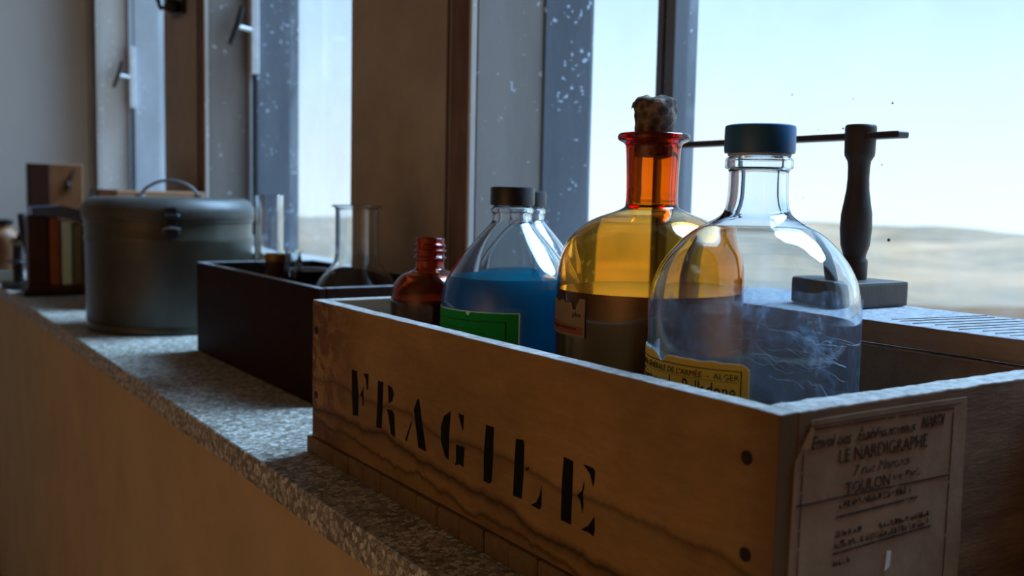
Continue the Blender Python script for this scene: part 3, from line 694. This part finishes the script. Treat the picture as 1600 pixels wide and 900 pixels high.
gl = label_patch('green_label', M['lab_green'], bl1, 0.0738, 145, 243, lambda t_: 0.1868 + 0.0005 * mnoise.noise(Vector((t_ * 20, 0, 3))) - (0.003 if 0.56 < t_ < 0.60 else 0), 0.12, nu=60)
gl['label'] = 'green paper label with dark green border'
label_patch('label_edge', M['pale_blue'], gl, 0.0736, 144, 244.2, lambda t_: 0.1878, 0.12)
arcbar('label_border', [(148, 233.5, 0.1778, 0.1786), (232.8, 233.8, 0.125, 0.1786), (160, 218, 0.1655, 0.1662), (175, 215, 0.1700, 0.1704)], 0.0743, M['greenprint'], gl)
k2 = 0.82
pt2 = [(0.0205, 0.3075), (0.0210, 0.3065), (0.0210, 0.2925), (0.0215, 0.2900), (0.0231, 0.2885), (0.0231, 0.2850), (0.0222, 0.2830), (0.0220, 0.2770), (0.0230, 0.2733), (0.0441, 0.2478), (0.0540, 0.2330), (0.0580, 0.2230), (0.0598, 0.2080), (0.0600, 0.185), (0.0600, 0.14), (0.0600, 0.08), (0.0592, 0.03)]
bl2, inn2 = conical('clear_conical_bottle', 'second cone-shouldered bottle with black cap, hidden behind the green-labelled blue bottle', (0.678, 0.993, 0), 0.06, 1, 0.0239, (0.2918, 0.3102), pt2, None, None)
liq = fill('blue_liquid', inn2, 0.2140, FL, M['blue'], bl2)

# --- small brown bottle, uncapped, with screw thread
br = thing('brown_glass_bottle', 'small uncapped red-brown glass bottle with screw-thread neck at crate far end', 'bottle', (0.551, 1.0, 0))
out = [(0.0148, 0.2552), (0.0160, 0.2545), (0.0163, 0.2525), (0.0158, 0.2500), (0.0160, 0.2485), (0.0180, 0.2470), (0.0180, 0.2455), (0.0162, 0.2440), (0.0162, 0.2425), (0.0181, 0.2410), (0.0181, 0.2395), (0.0162, 0.2380), (0.0164, 0.2345), (0.0186, 0.2328), (0.0186, 0.2312), (0.0164, 0.2295), (0.0161, 0.2260), (0.0165, 0.2206), (0.0190, 0.2180), (0.0301, 0.2130), (0.0375, 0.2064), (0.0418, 0.1978), (0.0441, 0.1850), (0.0446, 0.17), (0.0446, 0.12), (0.0446, 0.07), (0.0440, 0.03)]
sh, inn = shell('glass_body', smooth_prof(out, 2), 0.0024, 0.0030, 0.222, FL, M['brown'], br, 56)
liq = fill('dark_liquid', inn, 0.186, FL, M['darker_liquid'], br, 56); liq['label'] = 'near-black liquid'

# ------------------------------------------------------------ weathered board and the turned stand behind the crate
BT = 0.2005
wb_ = thing('weathered_board', 'thick weathered plank lying behind the crate along the window', 'board', (0.752, 0.25, 0.1802))
b = worn_box(0, 0.145, -0.15, 0.56, 0, 0.0200, 60, 0.0004, 40, 0.0015); b.build('plank', M['board'], wb_)
for yy in (-0.10, 0.45): MB().box(0.060, 0.135, yy, yy + 0.05, -0.0200, -0.0001, 0.001).build('cleat', M['board'], wb_)
b = MB()
for k, yy in enumerate((0.175, 0.19, 0.204, 0.219, 0.232, 0.247, 0.262, 0.278, 0.29)):
    b.box(0.012 + 0.004 * (k % 3), 0.139 - 0.006 * (k % 2), yy, yy + 0.0012, 0.0201, 0.0207)
    bmesh.ops.rotate(b.b, verts=b.b.verts[:][-8:], cent=(0.07, yy, 0.02), matrix=Matrix.Rotation(R(-9), 3, 'Z'))
b.build('saw_ridges', M['board'], wb_)
stand = thing('funnel_stand', 'dark turned wooden post on square foot with a long flat arm, beside the window', 'stand', (0.855, 0.655, BT))
ZS = -BT
b = MB(); b.box(-0.050, 0.036, -0.040, 0.032, 0.0002, 0.0255, 0.003, 2); b.build('foot_block', M['stand'], stand)
prof = [(0, 0.0256), (0.0128, 0.0256), (0.0133, 0.0300), (0.0133, 0.0430), (0.0130, 0.0450), (0.0112, 0.0480), (0.0114, 0.0510), (0.0144, 0.0605), (0.0157, 0.0768), (0.0152, 0.0925), (0.0131, 0.1050), (0.0113, 0.1165), (0.0106, 0.1280), (0.0108, 0.1400), (0.0115, 0.1455), (0.0146, 0.1510), (0.0150, 0.1540), (0.0155, 0.1780), (0.0152, 0.1808), (0.0138, 0.1822), (0, 0.1830)]
b = MB(); b.lathe(prof, (0, 0, 0), 40); b.build('turned_post', M['stand'], stand, smooth=True, ang=40)
b = MB(); b.box(-0.009, 0.009, -0.050, 0.300, 0.1672, 0.1738, 0.0012); b.build('flat_arm', M['stand'], stand)

# ------------------------------------------------------------ dark box with lab glass
DX0, DX1, DY0, DY1, DH = 0.545, 0.785, 1.313, 1.905, 0.17
db = thing('dark_wooden_box', 'open dark red-brown wooden box behind the FRAGILE crate holding lab glass', 'box', (DX0, DY0, 0))
dw, dl = DX1 - DX0, DY1 - DY0
for args, nm in (((0, 0.012, 0, dl, 0.0, DH), 'side_board'), ((dw - 0.012, dw, 0, dl, 0.0, DH), 'side_board'), ((0.0122, dw - 0.0122, 0, 0.014, 0.0, DH), 'end_board'), ((0.0122, dw - 0.0122, dl - 0.014, dl, 0.0, DH), 'end_board')):
    b = MB(); b.box(*args, 0.0025, 3); b.build(nm, M['darkbox'], db, smooth=True)
MB().box(0.0125, dw - 0.0125, 0.0145, dl - 0.0145, 0.001, 0.012).build('bottom_board', M['darkbox'], db)
FB = 0.0122
fk = thing('conical_flask', 'wide-necked clear conical flask standing in the dark wooden box', 'flask', (0.676, 1.47, 0))
out = [(0.0385, 0.2860), (0.0402, 0.2850), (0.0398, 0.2835), (0.0360, 0.2815), (0.0346, 0.2790), (0.0343, 0.2700), (0.0343, 0.2400), (0.0344, 0.2140), (0.0350, 0.2040), (0.0385, 0.1930), (0.0474, 0.1810), (0.0639, 0.1600), (0.0760, 0.1350), (0.0820, 0.1050), (0.0828, 0.08), (0.0820, 0.025)]
shell('glass_body', smooth_prof(out, 3), 0.0020, 0.0020, 0.2, FB, M['lab'], fk, 56)
cy = thing('glass_cylinder', 'tall straight clear glass cylinder at the far end of the dark box', 'glass', (0.649, 1.80, 0))
out = [(0.0268, 0.2995), (0.0275, 0.2985), (0.0264, 0.2965), (0.0262, 0.25), (0.0262, 0.15), (0.0262, 0.06), (0.0262, 0.03)]
shell('glass_body', out, 0.0022, 0.0022, 1, FB, M['lab'], cy, 48)
# two small glass tubes and a little brown pot leaning in the box
def vial(name, label, loc, r, h, tilt, ax, mat, matn):
    t = thing(name, label, 'vial', loc, 0, 'short glass vials in the dark box'); t.rotation_euler = (R(tilt[0]), R(tilt[1]), 0)
    out = [(r * 1.08, h), (r * 1.1, h - 0.002), (r, h - 0.005), (r, h * 0.5), (r, 0.02)]
    shell('glass_body', out, 0.0018, 0.0018, 1, 0.0, mat, t, 32); return t
vial('glass_vial', 'short clear glass vial upright beside the tall cylinder in dark box', (0.640, 1.655, FB), 0.0125, 0.190, (0, 0), 'X', M['lab'], 0)
vial('leaning_glass_vial', 'short clear glass vial leaning against the dark box wall', (0.665, 1.690, FB + 0.0062), 0.0135, 0.186, (7, -6), 'X', M['lab'], 0)
t = thing('amber_jar', 'small dark amber jar beside the glass cylinder in the dark box', 'jar', (0.632, 1.715, FB))
b = MB(); b.lathe([(0, 0), (0.019, 0), (0.020, 0.004), (0.020, 0.148), (0.017, 0.155), (0.017, 0.168), (0, 0.168)], (0, 0, 0), 32); b.build('jar_body', M['clockside'], t, smooth=True)
b = MB(); b.lathe([(0, 0.1682), (0.019, 0.1682), (0.0195, 0.170), (0.0195, 0.182), (0.018, 0.1835), (0, 0.1835)], (0, 0, 0), 32); b.build('lid', M['brass'], t, smooth=True)
t = thing('black_bowl', 'shallow black bowl with pale rim inside the dark wooden box', 'bowl', (0.700, 1.737, FB))
b = MB(); b.lathe([(0, 0), (0.025, 0), (0.032, 0.10), (0.040, 0.146), (0.0415, 0.150), (0.0385, 0.150), (0.030, 0.105), (0, 0.10)], (0, 0, 0), 40); b.build('bowl_body', M['black'], t, smooth=True)
b = MB(); b.lathe([(0.0380, 0.1503), (0.0418, 0.1503), (0.0420, 0.153), (0.0380, 0.153), (0.0380, 0.1503)], (0, 0, 0), 40); b.build('rim', M['steel'], t, smooth=True)

# ------------------------------------------------------------ lidded canister
cn = thing('metal_canister', 'large round olive-grey metal canister with clipped lid and wire handle', 'canister', (0.595, 2.283, 0))
b = MB(); b.lathe([(0, 0.0), (0.172, 0.0), (0.176, 0.004), (0.1765, 0.012), (0.174, 0.018), (0.1765, 0.024), (0.1775, 0.19), (0.1795, 0.196), (0.1795, 0.204), (0.1775, 0.210), (0.178, 0.236), (0.1815, 0.238), (0.1815, 0.2435), (0, 0.2435)], (0, 0, 0), 72)
b.build('drum', M['enamel'], cn, smooth=True)
b = MB(); b.lathe([(0, 0.2440), (0.1830, 0.2440), (0.1845, 0.247), (0.1845, 0.262), (0.1825, 0.268), (0.176, 0.279), (0.168, 0.286), (0.160, 0.289), (0.08, 0.290), (0, 0.2905)], (0, 0, 0), 72)
lid = b.build('lid', M['lidmetal'], cn, smooth=True)
b = MB(); pts = [(0.0, -0.062 + 0.124 * k / 12, 0.291 + 0.036 * math.sin(math.pi * k / 12) ** 0.6) for k in range(13)]
rz = Matrix.Rotation(R(-105), 3, 'Z'); b.tube([rz @ Vector(p) for p in pts], 0.0034, 8); b.build('wire_handle', M['wire'], lid, smooth=True)
for s_ in (-1, 1):
    p = rz @ Vector((0, 0.062 * s_, 0)); b = MB(); b.lathe([(0, 0.290), (0.012, 0.290), (0.011, 0.295), (0, 0.296)], (p.x, p.y, 0), 16)
    b.build('handle_eye', M['wire'], lid, smooth=True)
for a in (-104, 60):
    rm = Matrix.Rotation(R(a), 3, 'Z')
    b = MB(); b.box(0.1815, 0.1945, -0.012, 0.012, 0.205, 0.270, 0.003, 2); b.box(0.184, 0.198, -0.017, 0.017, 0.246, 0.256, 0.003)
    bmesh.ops.rotate(b.b, verts=b.b.verts[:], cent=(0, 0, 0), matrix=rm); b.build('clip', M['black'], cn)
    b = MB(); b.tube([(0.186, -0.016, 0.215), (0.200, -0.016, 0.225), (0.202, 0, 0.228), (0.200, 0.016, 0.225), (0.186, 0.016, 0.215)], 0.0025, 8)
    bmesh.ops.rotate(b.b, verts=b.b.verts[:], cent=(0, 0, 0), matrix=rm); b.build('clip_wire', M['wire'], cn, smooth=True)

# ------------------------------------------------------------ cartons behind the canister
t = thing('flat_brown_box', 'flat brown box with a black end lying behind the canister', 'box', (0.66, 2.80, 0.0))
b = MB(); b.box(-0.10, 0.115, -0.16, 0.16, 0.001, 0.285, 0.003); b.build('box_body', M['carton'], t)
b = MB(); b.box(-0.104, 0.118, -0.163, 0.163, 0.2852, 0.303, 0.003); b.build('box_lid', M['carton'], t)
b = MB(); b.box(-0.106, -0.02, 0.1632, 0.170, 0.270, 0.305, 0.002); b.box(-0.1065, -0.1042, 0.06, 0.163, 0.286, 0.302, 0.0008); b.build('end_cap', M['black'], t)

# ------------------------------------------------------------ far left group: instrument with columns, tall case, microscope
inst = thing('column_instrument', 'dark instrument with slate-blue top plate over upright coloured columns, left of canister', 'instrument', (0.486, 3.13, 0), R(-4))
b = MB(); b.box(-0.085, 0.165, -0.07, 0.10, 0.0, 0.012, 0.003, 2); b.build('base_plate', M['black'], inst)
b = MB(); b.box(-0.075, 0.155, -0.060, 0.09, 0.0122, 0.030, 0.003, 2); b.build('plinth', M['clockside'], inst)
b = MB(); b.poly([(-0.060, -0.06, 0.228), (0.02, -0.06, 0.222), (0.160, -0.06, 0.180), (0.160, -0.06, 0.222), (0.02, -0.06, 0.256), (-0.060, -0.06, 0.250)], (0, 0.15, 0)); b.build('top_plate', M['slate'], inst)
for x0, x1, y0, y1, h, mt in ((-0.070, -0.018, -0.050, 0.06, 0.225, 'clockside'), (-0.014, 0.012, -0.055, 0.05, 0.222, 'rust_spine'), (0.017, 0.044, -0.052, 0.04, 0.213, 'pale_blue'), (0.049, 0.072, -0.050, 0.04, 0.206, 'moss'), (0.076, 0.092, -0.046, 0.04, 0.198, 'rust_spine'), (0.096, 0.118, -0.052, 0.04, 0.190, 'mauve')):
    b = MB(); b.box(x0, x1, y0, y1, 0.0302, h, 0.004, 2); b.build('column', M[mt], inst)
tc = thing('tall_wooden_case', 'tall narrow wooden case with orange-brown front and dark side, against far wall', 'case', (0.553, 3.56, 0), R(-6))
b = MB(); b.box(-0.075, -0.070, -0.06, 0.10, 0.0, 0.385, 0.0015); b.build('side_panel', M['clockside'], tc)
b = MB(); b.box(-0.0698, 0.088, -0.055, 0.10, 0.0, 0.384, 0.002); b.build('case_body', M['clockwood'], tc)
b = MB(); b.box(-0.0698, -0.012, -0.061, -0.0552, 0.0, 0.383, 0.0015); b.build('front_stile', M['clockside'], tc)
b = MB(); b.tube([(0.035, -0.058, 0.300), (0.045, -0.060, 0.315), (0.040, -0.060, 0.330), (0.055, -0.060, 0.345), (0.060, -0.058, 0.365)], [0.006, 0.009, 0.006, 0.005, 0.003], 8); b.build('hook_latch', M['black'], tc, smooth=True)
b = MB(); b.lathe([(0, -0.006), (0.014, -0.004), (0.016, 0.0), (0, 0.001)], (0, 0, 0), 20, Matrix.Rotation(R(90), 3, 'X')); bmesh.ops.translate(b.b, verts=b.b.verts[:], vec=(0.040, -0.057, 0.305)); b.build('escutcheon', M['brass'], tc, smooth=True)

ms = thing('black_microscope', 'small black microscope-like instrument at the left edge of the counter', 'microscope', (0.435, 3.33, 0), R(20))
b = MB(); b.box(-0.045, 0.045, -0.06, 0.06, 0.0, 0.02, 0.004, 2); b.build('foot', M['black'], ms)
b = MB(); b.tube([(0, 0.035, 0.02), (0, 0.045, 0.08), (0, 0.040, 0.13), (0, 0.015, 0.165)], [0.016, 0.014, 0.013, 0.012], 12); b.build('arm', M['black'], ms, smooth=True)
b = MB(); b.box(-0.035, 0.035, -0.04, 0.035, 0.078, 0.086, 0.002); b.build('stage', M['black'], ms)
b = MB(); b.tube([(0, -0.022, 0.105), (0, 0.0, 0.185), (0, 0.012, 0.225)], [0.009, 0.015, 0.012], 16); b.build('body_tube', M['black'], ms, smooth=True)
b = MB(); b.lathe([(0, -.02), (.013, -.02), (.013, .02), (0, .02)], (0, 0, 0), 16, Matrix.Rotation(R(90), 3, 'Y')); bmesh.ops.translate(b.b, verts=b.b.verts[:], vec=(0, 0.03, 0.14)); b.build('focus_knob', M['brass'], ms, smooth=True)
t = thing('brown_jar', 'rounded orange-brown jar at the far left end of the counter', 'jar', (0.425, 3.76, 0))
b = MB(); b.lathe(smooth_prof([(0, 0.0), (0.045, 0.0), (0.052, 0.02), (0.056, 0.09), (0.052, 0.14), (0.034, 0.165), (0.030, 0.18), (0, 0.18)], 3), (0, 0, 0), 32); b.build('jar_body', M['clockwood'], t, smooth=True)
b = MB(); b.lathe([(0, 0.1802), (0.034, 0.1802), (0.035, 0.195), (0.020, 0.200), (0, 0.2)], (0, 0, 0), 32); b.build('lid', M['black'], t, smooth=True)
t = thing('pale_blue_tray', 'small pale blue tray lying before the orange-brown jar', 'tray', (0.425, 3.62, 0))
b = MB(); b.box(-0.045, 0.03, -0.05, 0.05, 0.0, 0.030, 0.004, 2); b.build('tray_body', M['pale_blue'], t)
